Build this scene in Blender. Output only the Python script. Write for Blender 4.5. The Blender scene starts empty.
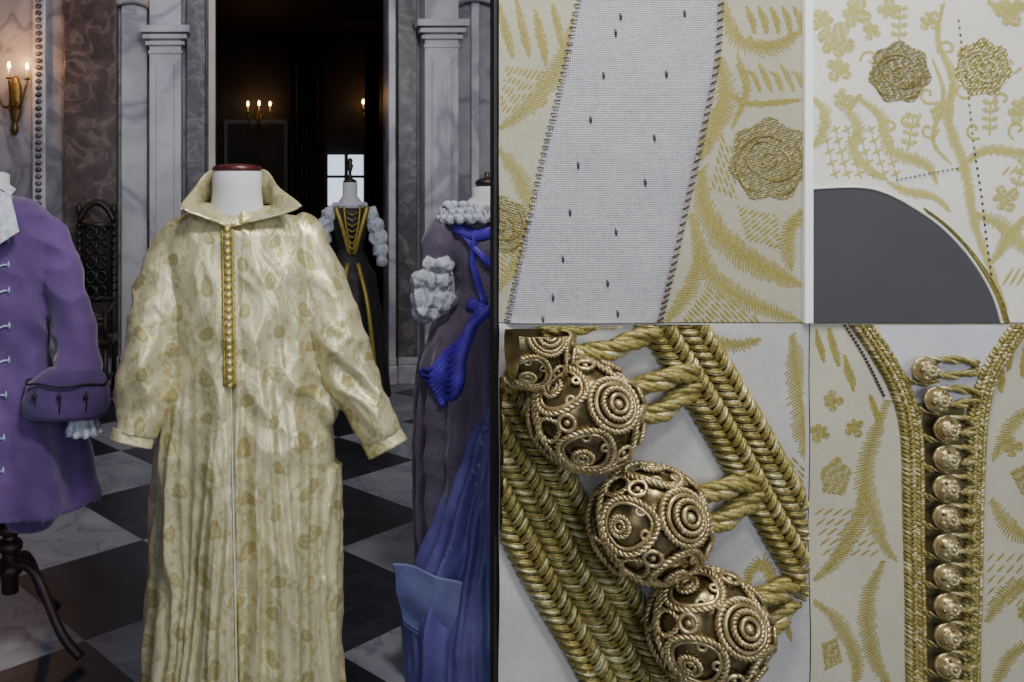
import bpy, bmesh, math, random
from mathutils import Vector, noise, Matrix
from mathutils.bvhtree import BVHTree
random.seed(7)
F=850.0; CZ=1.55; VX=247.0; HY=200.0
def W(px,py,d,dy=0.0):
    return Vector(((px-VX)*d/F, d+dy, CZ-(py-HY)*d/F))
def sst(a,b,x):
    t=max(0,min(1,(x-a)/(b-a))); return t*t*(3-2*t)
# ---------------------------------------------------------------- materials
def newmat(name):
    m=bpy.data.materials.new(name); m.use_nodes=True
    nt=m.node_tree; b=nt.nodes['Principled BSDF']
    return m,nt,b
def N(nt,t,**kw):
    n=nt.nodes.new(t)
    for k,v in kw.items():
        if k in n.inputs: n.inputs[k].default_value=v
        else: setattr(n,k,v)
    return n
def ramp(nt,fac,stops):
    r=nt.nodes.new('ShaderNodeValToRGB')
    el=r.color_ramp.elements
    while len(el)<len(stops): el.new(0.5)
    for e,(p,c) in zip(el,stops):
        e.position=p; e.color=(c[0],c[1],c[2],1)
    nt.links.new(fac,r.inputs[0]); return r
def mathn(nt,op,a,b=None):
    n=nt.nodes.new('ShaderNodeMath'); n.operation=op
    for i,v in enumerate((a,b)):
        if v is None: continue
        if isinstance(v,(int,float)): n.inputs[i].default_value=v
        else: nt.links.new(v,n.inputs[i])
    return n.outputs[0]
def mixc(nt,f,a,b):
    n=nt.nodes.new('ShaderNodeMix'); n.data_type='RGBA'
    if isinstance(f,(int,float)): n.inputs[0].default_value=f
    else: nt.links.new(f,n.inputs[0])
    for i,v in ((6,a),(7,b)):
        if isinstance(v,tuple): n.inputs[i].default_value=(v[0],v[1],v[2],1)
        else: nt.links.new(v,n.inputs[i])
    return n.outputs[2]
def objc(nt,scale=(1,1,1),rot=(0,0,0),loc=(0,0,0)):
    tc=nt.nodes.new('ShaderNodeTexCoord'); mp=nt.nodes.new('ShaderNodeMapping')
    mp.inputs['Scale'].default_value=scale; mp.inputs['Rotation'].default_value=rot; mp.inputs['Location'].default_value=loc
    nt.links.new(tc.outputs['Object'],mp.inputs['Vector']); return mp.outputs[0]
def bump(nt,b,h,st=0.3,dist=0.01):
    n=N(nt,'ShaderNodeBump'); n.inputs['Strength'].default_value=st; n.inputs['Distance'].default_value=dist
    nt.links.new(h,n.inputs['Height']); nt.links.new(n.outputs[0],b.inputs['Normal'])
def simple(name,c1,c2=None,rough=0.6,metal=0.0,scale=20,bs=0.2,bd=0.004,sheen=0.0):
    m,nt,b=newmat(name); v=objc(nt)
    n=N(nt,'ShaderNodeTexNoise',Scale=scale,Detail=6.0); nt.links.new(v,n.inputs['Vector'])
    c2=c2 or tuple(x*0.7 for x in c1)
    r=ramp(nt,n.outputs[0],[(0.3,c2),(0.7,c1)])
    nt.links.new(r.outputs[0],b.inputs['Base Color'])
    b.inputs['Roughness'].default_value=rough; b.inputs['Metallic'].default_value=metal
    if sheen: b.inputs['Sheen Weight'].default_value=sheen
    bump(nt,b,n.outputs[0],bs,bd); return m
def marble(name,base,vein,scale=2.0,rough=0.3,mid=None,ml=0.5,lo=0.7):
    m,nt,b=newmat(name); v=objc(nt)
    n1=N(nt,'ShaderNodeTexNoise',Scale=scale,Detail=10.0,Distortion=1.2); nt.links.new(v,n1.inputs['Vector'])
    n2=N(nt,'ShaderNodeTexNoise',Scale=scale*4,Detail=8.0,Distortion=0.6); nt.links.new(v,n2.inputs['Vector'])
    mid=mid or tuple((a*.75+c*.25) for a,c in zip(base,vein))
    r=ramp(nt,n1.outputs[0],[(0.3,base),(0.45,mid),(0.5,vein),(0.55,mid),(0.75,base)])
    r2=ramp(nt,n2.outputs[0],[(0.3,(lo,lo,lo)),(0.7,(1.1,1.1,1.1))])
    mx=nt.nodes.new('ShaderNodeMix'); mx.data_type='RGBA'; mx.blend_type='MULTIPLY'; mx.inputs[0].default_value=0.8
    nt.links.new(r.outputs[0],mx.inputs[6]); nt.links.new(r2.outputs[0],mx.inputs[7])
    nt.links.new(mx.outputs[2],b.inputs['Base Color']); b.inputs['Roughness'].default_value=rough
    return m
def emis(name,c,s):
    m,nt,b=newmat(name); b.inputs['Base Color'].default_value=(*c,1)
    b.inputs['Emission Color'].default_value=(*c,1); b.inputs['Emission Strength'].default_value=s; return m
def brocade(name,ground,motif,rough=0.36):
    m,nt,b=newmat(name); v=objc(nt)
    nzn=N(nt,'ShaderNodeTexNoise',Scale=6.0,Detail=1.0); nt.links.new(v,nzn.inputs['Vector'])
    nf=N(nt,'ShaderNodeTexNoise',Scale=70.0,Detail=3.0); nt.links.new(v,nf.inputs['Vector'])
    sx=nt.nodes.new('ShaderNodeSeparateXYZ'); nt.links.new(v,sx.inputs[0]); sn=nt.nodes.new('ShaderNodeSeparateColor'); nt.links.new(nzn.outputs[1],sn.inputs[0])
    Mx=lambda op,a,b_=None: mathn(nt,op,a,b_)
    X_=Mx('DIVIDE',Mx('ADD',sx.outputs[0],Mx('MULTIPLY',sn.outputs[0],0.12)),0.092)
    col=Mx('FLOOR',X_); Z_=Mx('ADD',Mx('DIVIDE',Mx('ADD',sx.outputs[2],Mx('MULTIPLY',sn.outputs[1],0.12)),0.125),Mx('MULTIPLY',Mx('FLOORED_MODULO',col,2.0),0.5))
    u=Mx('SUBTRACT',Mx('FRACT',X_),0.5); fz=Mx('FRACT',Z_); vv=Mx('MULTIPLY',Mx('SUBTRACT',fz,0.5),1.30)
    # heart/leaf shaped medallion : narrower toward the top
    ue=Mx('MULTIPLY',u,Mx('ADD',1.1,Mx('MULTIPLY',vv,1.3)))
    r=Mx('SQRT',Mx('ADD',Mx('MULTIPLY',ue,ue),Mx('MULTIPLY',vv,vv))); tht=Mx('ARCTAN2',vv,u)
    lob=Mx('DIVIDE',r,Mx('ADD',1.0,Mx('MULTIPLY',Mx('COSINE',Mx('MULTIPLY',tht,7.0)),0.06)))
    lob=Mx('ADD',lob,Mx('MULTIPLY',Mx('SUBTRACT',nf.outputs[0],0.5),0.12))
    blob=ramp(nt,lob,[(0.0,(1,1,1)),(0.065,(1,1,1)),(0.08,(.5,.5,.5)),(0.10,(.5,.5,.5)),(0.115,(1,1,1)),(0.22,(1,1,1)),(0.25,(0,0,0))])
    og=Mx('ABSOLUTE',Mx('SUBTRACT',Mx('ABSOLUTE',u),Mx('SUBTRACT',0.25,Mx('MULTIPLY',Mx('COSINE',Mx('MULTIPLY',fz,6.2832)),0.19))))
    ogn=Mx('ADD',og,Mx('MULTIPLY',Mx('SUBTRACT',nf.outputs[0],0.5),0.05))
    line=ramp(nt,ogn,[(0.012,(1,1,1)),(0.03,(0,0,0))])
    v3=N(nt,'ShaderNodeTexVoronoi',Scale=60.0,Randomness=1.0); nt.links.new(objc(nt,scale=(1,.6,.8)),v3.inputs['Vector'])
    near=ramp(nt,og,[(0.13,(1,1,1)),(0.17,(0,0,0))]); sm=ramp(nt,v3.outputs['Distance'],[(0.38,(1,1,1)),(0.46,(0,0,0))])
    leaf=Mx('MULTIPLY',near.outputs[0],sm.outputs[0])
    a=Mx('MAXIMUM',Mx('MAXIMUM',blob.outputs[0],Mx('MULTIPLY',line.outputs[0],0.6)),Mx('MULTIPLY',leaf,0.65))
    nb=N(nt,'ShaderNodeTexNoise',Scale=3.0,Detail=3.0); nt.links.new(v,nb.inputs['Vector'])
    g2=mixc(nt,nb.outputs[0],ground,tuple(x*y for x,y in zip(ground,(0.68,0.70,0.72))))
    c=mixc(nt,Mx('MULTIPLY',a,0.62),g2,motif); nt.links.new(c,b.inputs['Base Color'])
    b.inputs['Roughness'].default_value=rough; b.inputs['Metallic'].default_value=0.42
    w=N(nt,'ShaderNodeTexNoise',Scale=11.0,Detail=4.0,Distortion=0.8); nt.links.new(objc(nt,scale=(1,1,0.45)),w.inputs['Vector'])
    h=Mx('ADD',Mx('MULTIPLY',a,0.03),w.outputs[0]); bump(nt,b,h,0.5,0.022)
    return m
def weave(name,c1,c2,freq=300,rough=0.8,bs=0.5):
    m,nt,b=newmat(name); v=objc(nt)
    w1=N(nt,'ShaderNodeTexWave',Scale=freq/6.28,Distortion=1.5,bands_direction='X'); nt.links.new(v,w1.inputs['Vector'])
    w2=N(nt,'ShaderNodeTexWave',Scale=freq/6.28,Distortion=1.5,bands_direction='Z'); nt.links.new(v,w2.inputs['Vector'])
    nz_=N(nt,'ShaderNodeTexNoise',Scale=60.0,Detail=4.0); nt.links.new(v,nz_.inputs['Vector'])
    h=mathn(nt,'MULTIPLY',w1.outputs[1],w2.outputs[1]); h=mathn(nt,'ADD',h,mathn(nt,'MULTIPLY',nz_.outputs[0],0.6))
    r=ramp(nt,h,[(0.2,c2),(0.9,c1)]); nt.links.new(r.outputs[0],b.inputs['Base Color'])
    b.inputs['Roughness'].default_value=rough; bump(nt,b,h,bs,0.003); return m

M={}
M['robe']=brocade('gold_brocade_silk',(0.70,0.63,0.375),(0.30,0.235,0.055))
M['white_marble']=marble('white_marble',(0.60,0.585,0.62),(0.32,0.30,0.36),0.9,lo=.75)
M['pale_marble']=marble('pale_wall_marble',(0.36,0.34,0.37),(0.17,0.16,0.20),1.2)
M['brown_marble']=marble('brown_marble',(0.070,0.040,0.036),(0.19,0.135,0.12),3.0,lo=.35)
M['grey_marble']=marble('dark_grey_marble',(0.065,0.058,0.068),(0.21,0.18,0.19),4.0,lo=.35)
M['cream_trim']=simple('cream_painted_trim',(0.62,0.56,0.48),None,0.5,scale=4)
M['plaster']=simple('plaster',(0.30,0.30,0.33),(0.22,0.22,0.26),0.8,scale=3)
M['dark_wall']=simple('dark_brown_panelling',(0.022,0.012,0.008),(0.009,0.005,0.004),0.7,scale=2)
M['black']=simple('black_paint',(0.004,0.004,0.005),None,0.6,scale=30)
M['darkwood']=simple('dark_carved_wood',(0.022,0.014,0.012),(0.010,0.006,0.006),0.45,scale=25)
M['redwood']=simple('red_mahogany',(0.085,0.012,0.014),(0.04,0.006,0.008),0.3,scale=15)
M['standwood']=simple('dark_mahogany_stand',(0.028,0.007,0.009),(0.014,0.005,0.006),0.5,scale=15)
M['linen']=weave('white_linen',(0.66,0.65,0.67),(0.46,0.46,0.50),700,0.85,0.25)
M['purple']=simple('purple_velvet',(0.115,0.05,0.205),(0.05,0.02,0.11),0.8,scale=6,sheen=0.35,bs=0.6,bd=.02)
M['purple2']=simple('deep_purple_velvet_cuff',(0.085,0.038,0.16),(0.045,0.02,0.10),0.8,scale=9,sheen=0.25,bs=0.5,bd=.01)
M['bluebraid']=simple('silver_blue_braid',(0.34,0.42,0.56),None,0.5,.3,scale=60)
M['lace']=simple('white_lace',(0.70,0.72,0.80),(0.38,0.40,0.50),0.8,scale=45,bs=0.9,bd=0.015)
M['blue']=simple('blue_violet_satin',(0.10,0.04,0.62),(0.03,0.010,0.26),0.42,scale=12,bs=.5,bd=.01)
M['peri']=simple('periwinkle_satin',(0.20,0.19,0.50),(0.07,0.06,0.27),0.45,scale=5,bs=.5,bd=.02)
M['paleblue']=simple('pale_blue_satin',(0.22,0.25,0.50),(0.11,0.12,0.34),0.5,scale=6,bs=.5,bd=.02)
M['blackcloth']=simple('black_velvet',(0.010,0.008,0.014),None,0.8,scale=20)
M['goldtrim']=simple('gold_trim',(0.46,0.36,0.08),(0.24,0.175,0.03),0.4,0.4,scale=80)
M['goldbtn']=simple('gold_buttons',(0.80,0.66,0.24),(0.52,0.40,0.10),0.3,0.6,scale=80)
M['brass']=simple('aged_brass',(0.22,0.14,0.04),(0.10,0.06,0.02),0.4,0.7,scale=40)
M['candle']=simple('candle_wax',(0.7,0.6,0.4),None,0.5)
M['flame']=emis('candle_flame',(1.0,0.55,0.18),28)
M['sky_pane']=emis('daylight_glass',(0.62,0.72,0.9),1.6)
M['skirtbg']=simple('dark_green_brocade',(0.02,0.02,0.018),(0.008,0.008,0.01),0.6,scale=20)
m,nt,b=newmat('dotted_grey_gauze'); v=objc(nt)
vo=N(nt,'ShaderNodeTexVoronoi',Scale=60.0); nt.links.new(v,vo.inputs['Vector'])
nn=N(nt,'ShaderNodeTexNoise',Scale=2.5,Detail=3.0); nt.links.new(objc(nt,scale=(3,3,0.6)),nn.inputs['Vector'])
g=mixc(nt,nn.outputs[0],(0.19,0.145,0.21),(0.05,0.035,0.09))
r=ramp(nt,vo.outputs['Distance'],[(0.15,(1,1,1)),(0.25,(0,0,0))])
c=mixc(nt,mathn(nt,'MULTIPLY',r.outputs[0],0.8),g,(0.025,0.018,0.03)); nt.links.new(c,b.inputs['Base Color']); b.inputs['Roughness'].default_value=0.7
b.inputs['Sheen Weight'].default_value=0.3; M['gauze2']=m
m,nt,b=newmat('checkerboard_marble_floor')
ck=N(nt,'ShaderNodeTexChecker'); ck.inputs['Scale'].default_value=1.0
tc=objc(nt,scale=(1/0.63,1/0.63,1),loc=(0,0,0.5)); nt.links.new(tc,ck.inputs['Vector'])
n1=N(nt,'ShaderNodeTexNoise',Scale=3.0,Detail=10.0,Distortion=1.0); nt.links.new(objc(nt),n1.inputs['Vector'])
wh=ramp(nt,n1.outputs[0],[(0.35,(0.26,0.265,0.30)),(0.49,(0.18,0.18,0.22)),(0.51,(0.12,0.12,0.16)),(0.54,(0.21,0.215,0.25)),(0.7,(0.18,0.185,0.22))])
bk=ramp(nt,n1.outputs[0],[(0.45,(0.009,0.009,0.018)),(0.5,(0.02,0.02,0.034)),(0.55,(0.007,0.007,0.014))])
nt.links.new(mixc(nt,ck.outputs['Fac'],wh.outputs[0],bk.outputs[0]),b.inputs['Base Color']); b.inputs['Roughness'].default_value=0.35
M['floor']=m

# ---------------------------------------------------------------- mesh builder
class B:
    def __init__(s): s.v=[];s.f=[];s.mi=[];s.mats=[]
    def mat(s,m):
        if m not in s.mats: s.mats.append(m)
        return s.mats.index(m)
    def add(s,vs,fs,m):
        o=len(s.v); s.v+= [tuple(x) for x in vs]; k=s.mat(m)
        for f in fs: s.f.append(tuple(i+o for i in f)); s.mi.append(k)
    def box(s,a,b,m):
        x0,y0,z0=a;x1,y1,z1=b
        s.add([(x0,y0,z0),(x1,y0,z0),(x1,y1,z0),(x0,y1,z0),(x0,y0,z1),(x1,y0,z1),(x1,y1,z1),(x0,y1,z1)],
          [(3,2,1,0),(4,5,6,7),(0,1,5,4),(1,2,6,5),(2,3,7,6),(3,0,4,7)],m)
    def tube(s,pts,rad,m,n=8,flat=1.0,up=None,caps=True):
        pts=[Vector(p) for p in pts]; L=len(pts)
        if not isinstance(rad,(list,tuple)): rad=[rad]*L
        vs=[];fs=[]; prev=None
        for i,p in enumerate(pts):
            t=(pts[min(i+1,L-1)]-pts[max(i-1,0)])
            if t.length<1e-9: t=Vector((0,0,1))
            t.normalize()
            u=up if up else (prev if prev else (Vector((0,1,0)) if abs(t.y)<0.9 else Vector((1,0,0))))
            a=u-t*u.dot(t)
            if a.length<1e-6: a=t.orthogonal()
            a.normalize(); c=t.cross(a); prev=a
            for j in range(n):
                w=2*math.pi*j/n
                vs.append(p+a*math.cos(w)*rad[i]*flat+c*math.sin(w)*rad[i])
        for i in range(L-1):
            for j in range(n):
                k=(j+1)%n; fs.append((i*n+j,i*n+k,(i+1)*n+k,(i+1)*n+j))
        if caps: fs.append(tuple(range(n))[::-1]); fs.append(tuple((L-1)*n+j for j in range(n)))
        s.add(vs,fs,m)
    def ell(s,c,r,m,nu=16,nv=10):
        c=Vector(c)
        if isinstance(r,(int,float)): r=(r,r,r)
        vs=[c+Vector((0,0,r[2]))];fs=[]
        for i in range(1,nv):
            t=math.pi*i/nv
            for j in range(nu):
                p=2*math.pi*j/nu
                vs.append(c+Vector((r[0]*math.sin(t)*math.cos(p),r[1]*math.sin(t)*math.sin(p),r[2]*math.cos(t))))
        vs.append(c-Vector((0,0,r[2])))
        for j in range(nu):
            k=(j+1)%nu; fs.append((0,1+j,1+k)); o=1+(nv-2)*nu; fs.append((len(vs)-1,o+k,o+j))
        for i in range(nv-2):
            for j in range(nu):
                k=(j+1)%nu; fs.append((1+i*nu+j,1+(i+1)*nu+j,1+(i+1)*nu+k,1+i*nu+k))
        s.add(vs,fs,m)
    def tubez(s,rings,m,n=48,fold=None):
        vs=[];fs=[]
        for i,(c,a,b_) in enumerate(rings):
            for j in range(n):
                w=2*math.pi*j/n; k=1+(fold(w,i/(len(rings)-1)) if fold else 0)
                vs.append((c[0]+a*k*math.cos(w),c[1]+b_*k*math.sin(w),c[2]))
        L=len(rings)
        for i in range(L-1):
            for j in range(n):
                k=(j+1)%n; fs.append((i*n+j,(i+1)*n+j,(i+1)*n+k,i*n+k))
        fs.append(tuple(range(n))); fs.append(tuple((L-1)*n+j for j in range(n))[::-1])
        s.add(vs,fs,m)
    def grid(s,fn,nu,nv,m):
        vs=[fn(i/nu,j/nv) for j in range(nv+1) for i in range(nu+1)]
        fs=[(j*(nu+1)+i,j*(nu+1)+i+1,(j+1)*(nu+1)+i+1,(j+1)*(nu+1)+i) for j in range(nv) for i in range(nu)]
        s.add(vs,fs,m)
    def obj(s,name,parent=None,smooth=True,clip=None):
        me=bpy.data.meshes.new(name); me.from_pydata(s.v,[],s.f)
        for m in s.mats: me.materials.append(m)
        me.polygons.foreach_set('material_index',s.mi)
        if smooth: me.polygons.foreach_set('use_smooth',[True]*len(s.f))
        me.update()
        if clip:
            bm=bmesh.new(); bm.from_mesh(me)
            for co,no in clip:
                g=bm.verts[:]+bm.edges[:]+bm.faces[:]
                bmesh.ops.bisect_plane(bm,geom=g,plane_co=co,plane_no=no,clear_outer=True,dist=1e-6)
            bm.to_mesh(me); bm.free()
        o=bpy.data.objects.new(name,me); bpy.context.collection.objects.link(o)
        if parent: o.parent=parent
        return o
def empty(name):
    e=bpy.data.objects.new(name,None); bpy.context.collection.objects.link(e); e.empty_display_size=0.1; return e
def cat(pts,n):
    pts=[Vector(p) for p in pts]; out=[]
    P=[pts[0]*2-pts[1]]+pts+[pts[-1]*2-pts[-2]]
    for i in range(1,len(P)-2):
        for k in range(n):
            t=k/n; a,b_,c,d=P[i-1],P[i],P[i+1],P[i+2]
            out.append(0.5*((2*b_)+(c-a)*t+(2*a-5*b_+4*c-d)*t*t+(3*b_-a-3*c+d)*t**3))
    out.append(pts[-1]); return out
def remesh(o,vox,disp=None,smooth=4):
    md=o.modifiers.new('r','REMESH'); md.mode='VOXEL'; md.voxel_size=vox
    ms=o.modifiers.new('s','SMOOTH'); ms.iterations=smooth; ms.factor=0.5
    dg=bpy.context.evaluated_depsgraph_get(); dg.update()
    me=bpy.data.meshes.new_from_object(o.evaluated_get(dg)); mats=list(o.data.materials)
    o.modifiers.clear(); o.data=me
    if not me.materials:
        for m in mats: me.materials.append(m)
    if disp:
        ns=[v.normal.copy() for v in me.vertices]
        for v,n in zip(me.vertices,ns): v.co+=n*disp(v.co,n)
    for p in me.polygons: p.use_smooth=True; p.material_index=0
    me.update(); return BVHTree.FromPolygons([v.co.copy() for v in me.vertices],[tuple(p.vertices) for p in me.polygons])
def interp(rows,y):
    if y<=rows[0][0]: return rows[0][1:]
    for a,b_ in zip(rows,rows[1:]):
        if y<=b_[0]:
            t=(y-a[0])/(b_[0]-a[0]); t=t*0.5+0.5*t*t*(3-2*t)
            return tuple(p+(q-p)*t for p,q in zip(a[1:],b_[1:]))
    return rows[-1][1:]
def body(b_,rows,d,m,step=4,n=72,fold=None):
    rings=[]; y=rows[0][0]
    while y<=rows[-1][0]:
        c,hw,dp=interp(rows,y); w=W(c,y,d); rings.append((w,hw*d/F,dp)); y+=step
    b_.tubez(rings,m,n,fold)
def limb(b_,pts,d,m,flat=0.85,n=24):
    p=cat([(a[0],a[1],a[2]*1000) for a in pts],6); r=cat([(a[3],0,0) for a in pts],6)
    P=[W(q.x,q.y,d,q.z/1000) for q in p]
    b_.tube(P,[x.x*d/F for x in r],m,n,flat,up=Vector((0,1,0)))
def front(bvh,x,z,off=0.0,default=None):
    h=bvh.ray_cast(Vector((x,-1,z)),Vector((0,1,0)))
    if h[0] is None: return Vector((x,default if default else 2.5,z))
    return Vector((x,h[0].y-off,z))
def nz(x,y,z): return noise.noise(Vector((x,y,z)))

# ---------------------------------------------------------------- room
WD=7.3
def X(px,d=WD): return (px-VX)*d/F
def Z(py,d=WD): return CZ-(py-HY)*d/F
th=math.radians(39)
o0=Vector((0.90,4.18,0)); rot=Matrix.Rotation(th,4,'Z')
inv=rot.inverted()
fb=B(); cs=[(-3.6,-3.2),(4.2,-3.2),(4.2,13.4),(-3.6,13.4)]
vs=[inv@(Vector((x,y,0))-o0) for x,y in cs]+[inv@(Vector((x,y,-0.1))-o0) for x,y in cs]
fb.add(vs,[(0,1,2,3),(7,6,5,4),(0,4,5,1),(1,5,6,2),(2,6,7,3),(3,7,4,0)],M['floor'])
fo=fb.obj('floor',smooth=False); fo.location=o0; fo.rotation_euler=(0,0,th)
CH=4.4
def wall(name,a,b_,m):
    k=B(); k.box(a,b_,m); return k.obj(name,smooth=False)
k=B(); L,R=X(213),X(389)
k.box((-3.6,WD,0),(L,WD+0.3,CH),M['pale_marble']); k.box((R,WD,0),(4.2,WD+0.3,CH),M['pale_marble']); k.box((L,WD,3.6),(R,WD+0.3,CH),M['pale_marble'])
k.obj('wall_back',smooth=False)
wall('wall_left',(-3.8,-3.2,0),(-3.6,13.4,CH),M['plaster'])
wall('wall_right',(4.2,-3.2,0),(4.4,13.4,CH),M['plaster'])
wall('ceiling',(-3.8,-3.4,CH),(4.4,13.6,CH+0.1),M['plaster'])
k=B(); k.box((-3.8,-3.4,0),(4.4,-3.2,CH),M['plaster']); k.obj('wall_front',smooth=False)
for i,x in enumerate((-2.2,1.6)):  # unseen windows behind the camera, added as glowing light sources
    k=B(); k.box((x,-3.19,0.8),(x+1.5,-3.17,3.6),M['sky_pane'])
    for q in (x-0.06,x+0.72,x+1.5): k.box((q,-3.2,0.75),(q+0.06,-3.12,3.66),M['white_marble'])
    for q in (0.74,1.7,2.65,3.6): k.box((x-0.06,-3.2,q),(x+1.56,-3.13,q+0.06),M['white_marble'])
    k.obj('window_%d'%(i+2),smooth=False)
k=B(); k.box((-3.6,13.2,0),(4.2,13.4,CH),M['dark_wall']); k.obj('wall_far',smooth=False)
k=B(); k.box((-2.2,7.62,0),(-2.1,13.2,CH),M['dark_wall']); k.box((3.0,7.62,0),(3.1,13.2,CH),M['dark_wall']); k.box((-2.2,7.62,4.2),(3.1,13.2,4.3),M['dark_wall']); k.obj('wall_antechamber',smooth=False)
d=13.15
k=B(); k.box((X(326,d),13.12,Z(206,d)),(X(364,d),13.14,Z(155,d)),M['sky_pane'])
for px in (324,344,363): k.box((X(px,d),13.05,Z(208,d)),(X(px,d)+0.05,13.13,Z(153,d)),M['darkwood'])
for py in (208,178,155): k.box((X(324,d),13.06,Z(py,d)),(X(366,d),13.13,Z(py,d)+0.04),M['darkwood'])
k.obj('window_1',smooth=False)
M['brown']=simple('brown_drape',(0.05,0.025,0.018),(0.022,0.011,0.008),0.8,scale=4)
for i,(a,b2) in enumerate(((290,324),(366,378))):
    k=B(); d=12.6
    k.grid(lambda u,v:(X(a,d)+(X(b2,d)-X(a,d))*u,d+0.08*math.sin(u*22)+0.02*math.sin(v*7),0.02+v*3.9),90,14,M['brown'])
    o=k.obj('curtain'); md=o.modifiers.new('s','SOLIDIFY'); md.thickness=0.015
k=B(); d=13.15
k.box((X(224,d),13.08,Z(196,d)),(X(288,d),13.16,Z(120,d)),M['darkwood']); k.box((X(228,d),13.05,Z(192,d)),(X(284,d),13.10,Z(124,d)),M['dark_wall']); k.obj('wall_painting',smooth=False)

def column(name,p0,p1,m,depth=0.12,cap=None,base=True,capm=None,zt=CH):
    k=B(); x0,x1=X(p0),X(p1); k.box((x0,WD-depth,0.0),(x1,WD,zt),m); cm=capm or M['white_marble']
    e_=0.008
    if base:
        k.box((x0-e_,WD-depth-0.05,0),(x1+e_,WD,0.16),cm); k.box((x0-e_/2,WD-depth-0.025,0.16),(x1+e_/2,WD,0.22),cm)
    if cap:
        zc=Z(cap)
        for i,(dz,e,h) in enumerate(((0,0.01,0.03),(0.07,0.03,0.035),(0.12,0.05,0.04),(0.17,0.075,0.06))):
            k.box((x0-e,WD-depth-e,zc+dz),(x1+e,WD-depth+0.05,zc+dz+h),cm)
        k.box((x0+0.05,WD-depth-0.012,0.35),(x0+0.065,WD-depth,zc-0.08),cm); k.box((x1-0.065,WD-depth-0.012,0.35),(x1-0.05,WD-depth,zc-0.08),cm)
    o=k.obj(name,smooth=False); md=o.modifiers.new('b','BEVEL'); md.width=0.008; md.segments=2
column('trim_1',34,47,M['white_marble'],0.06)
column('marble_column',68,119,M['brown_marble'],0.16)
column('trim_2',122,148,M['white_marble'],0.05)
column('white_pilaster',152,183,M['white_marble'],0.2,cap=58)
column('trim_9',187,206,M['grey_marble'],0.10)  # dark grey marble pilaster left of the doorway
column('trim_3',209,216,M['cream_trim'],0.14)
column('trim_4',386,393,M['white_marble'],0.14)
column('trim_10',396,415,M['grey_marble'],0.10)  # dark grey marble pilaster right of the doorway
column('marble_pilaster',420,453,M['white_marble'],0.2,cap=52)
column('trim_5',470,478,M['white_marble'],0.05)
k=B()
for i in range(70): k.ell((X(40.5),WD-0.07,0.3+i*0.058),(0.03,0.02,0.022),M['grey_marble'],8,6)
k.obj('trim_6')
for nm,c,r in (('trim_7',132,38),('trim_8',474,40)):
    k=B(); pts=[(X(c)+X(VX+r)*math.cos(a),WD-0.08,Z(38)+X(VX+r)*math.sin(a)) for a in [math.pi*i/24 for i in range(25)]]
    k.tube(pts,0.05,M['white_marble'],8); k.tube([(p[0],p[1]-0.03,p[2]) for p in pts],0.025,M['cream_trim'],8); k.obj(nm)
k=B(); k.box((-3.6,WD-0.04,0),(X(33),WD,0.22),M['white_marble']); k.obj('baseboard_back',smooth=False)
k=B(); k.box((X(479),WD-0.04,0),(4.2,WD,0.22),M['white_marble']); k.obj('baseboard_right',smooth=False)

def sconce(px,py,d,sc,ywall,n=3,power=6):
    e=empty('candle_sconce'); p=W(px,py,d); yw=ywall
    k=B(); k.ell((p.x,yw-0.03,p.z-0.25*sc),(0.055*sc,0.03,0.20*sc),M['brass']); k.ell((p.x,yw-0.05,p.z-0.48*sc),(0.03*sc,0.03,0.06*sc),M['brass'])
    k2=B();k3=B()
    for i in range(n):
        a=(i-(n-1)/2)*0.13*sc; tip=Vector((p.x+a,yw-0.22*sc+abs(a)*0.4,p.z-0.10*sc))
        k.tube(cat([(p.x,yw-0.04,p.z-0.25*sc),(p.x+a*0.5,yw-0.14*sc,p.z-0.32*sc),(tip.x,tip.y,tip.z-0.02)],6),0.010*sc,M['brass'],6)
        k.ell(tip,(0.028*sc,0.028*sc,0.012*sc),M['brass'],10,6)
        k2.tube([tip,tip+Vector((0,0,0.075*sc))],0.010*sc,M['candle'],8)
        k3.ell(tip+Vector((0,0,0.1*sc)),(0.014*sc,0.014*sc,0.032*sc),M['flame'],8,6)
    k.obj('arms',e);k2.obj('candles',e);k3.obj('flames',e)
    l=bpy.data.lights.new('candle_glow','POINT'); l.energy=power; l.color=(1,0.5,0.18); l.shadow_soft_size=0.05
    lo=bpy.data.objects.new('candle_glow',l); bpy.context.collection.objects.link(lo); lo.location=(p.x,yw-0.32*sc,p.z+0.1*sc); lo.parent=e
sconce(10,66,7.1,1.05,WD,3,10)
sconce(259,104,13.0,1.3,13.2,3,2.5)
sconce(374,102,13.0,1.3,13.2,3,2.5)

e=empty('carved_high_back_chair'); d=6.75; k=B(); x0,x1=X(74,d),X(110,d); zt=Z(206,d); yc=d+0.2
for x in (x0,x1):
    k.tube([(x,yc,0.0),(x,yc,0.45),(x,yc+0.02,zt-0.08)],0.022,M['darkwood'],8)
    for i in range(14): k.ell((x,yc+0.01,0.5+i*(zt-0.6)/14),0.030,M['darkwood'],8,6)
    k.ell((x,yc,zt-0.03),(0.03,0.03,0.05),M['darkwood'])
    k.tube([(x,yc-0.42,0.0),(x,yc-0.42,0.45)],[0.03,0.02],M['darkwood'],8)
    k.tube([(x,yc-0.42,0.15),(x,yc,0.15)],0.015,M['darkwood'],8)
    k.tube([(x,yc-0.42,0.45),(x,yc-0.42,0.68),(x,yc,0.72)],0.018,M['darkwood'],8)
k.box((x0-0.03,yc-0.45,0.42),(x1+0.03,yc+0.03,0.48),M['darkwood'])
for z in (0.55,0.72,zt-0.18): k.box((x0,yc-0.015,z),(x1,yc+0.02,z+0.045),M['darkwood'])
k.box((x0+.03,yc+0.0,0.74),(x1-.03,yc+0.012,zt-0.16),M['blackcloth'])
cx=(x0+x1)/2
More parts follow.
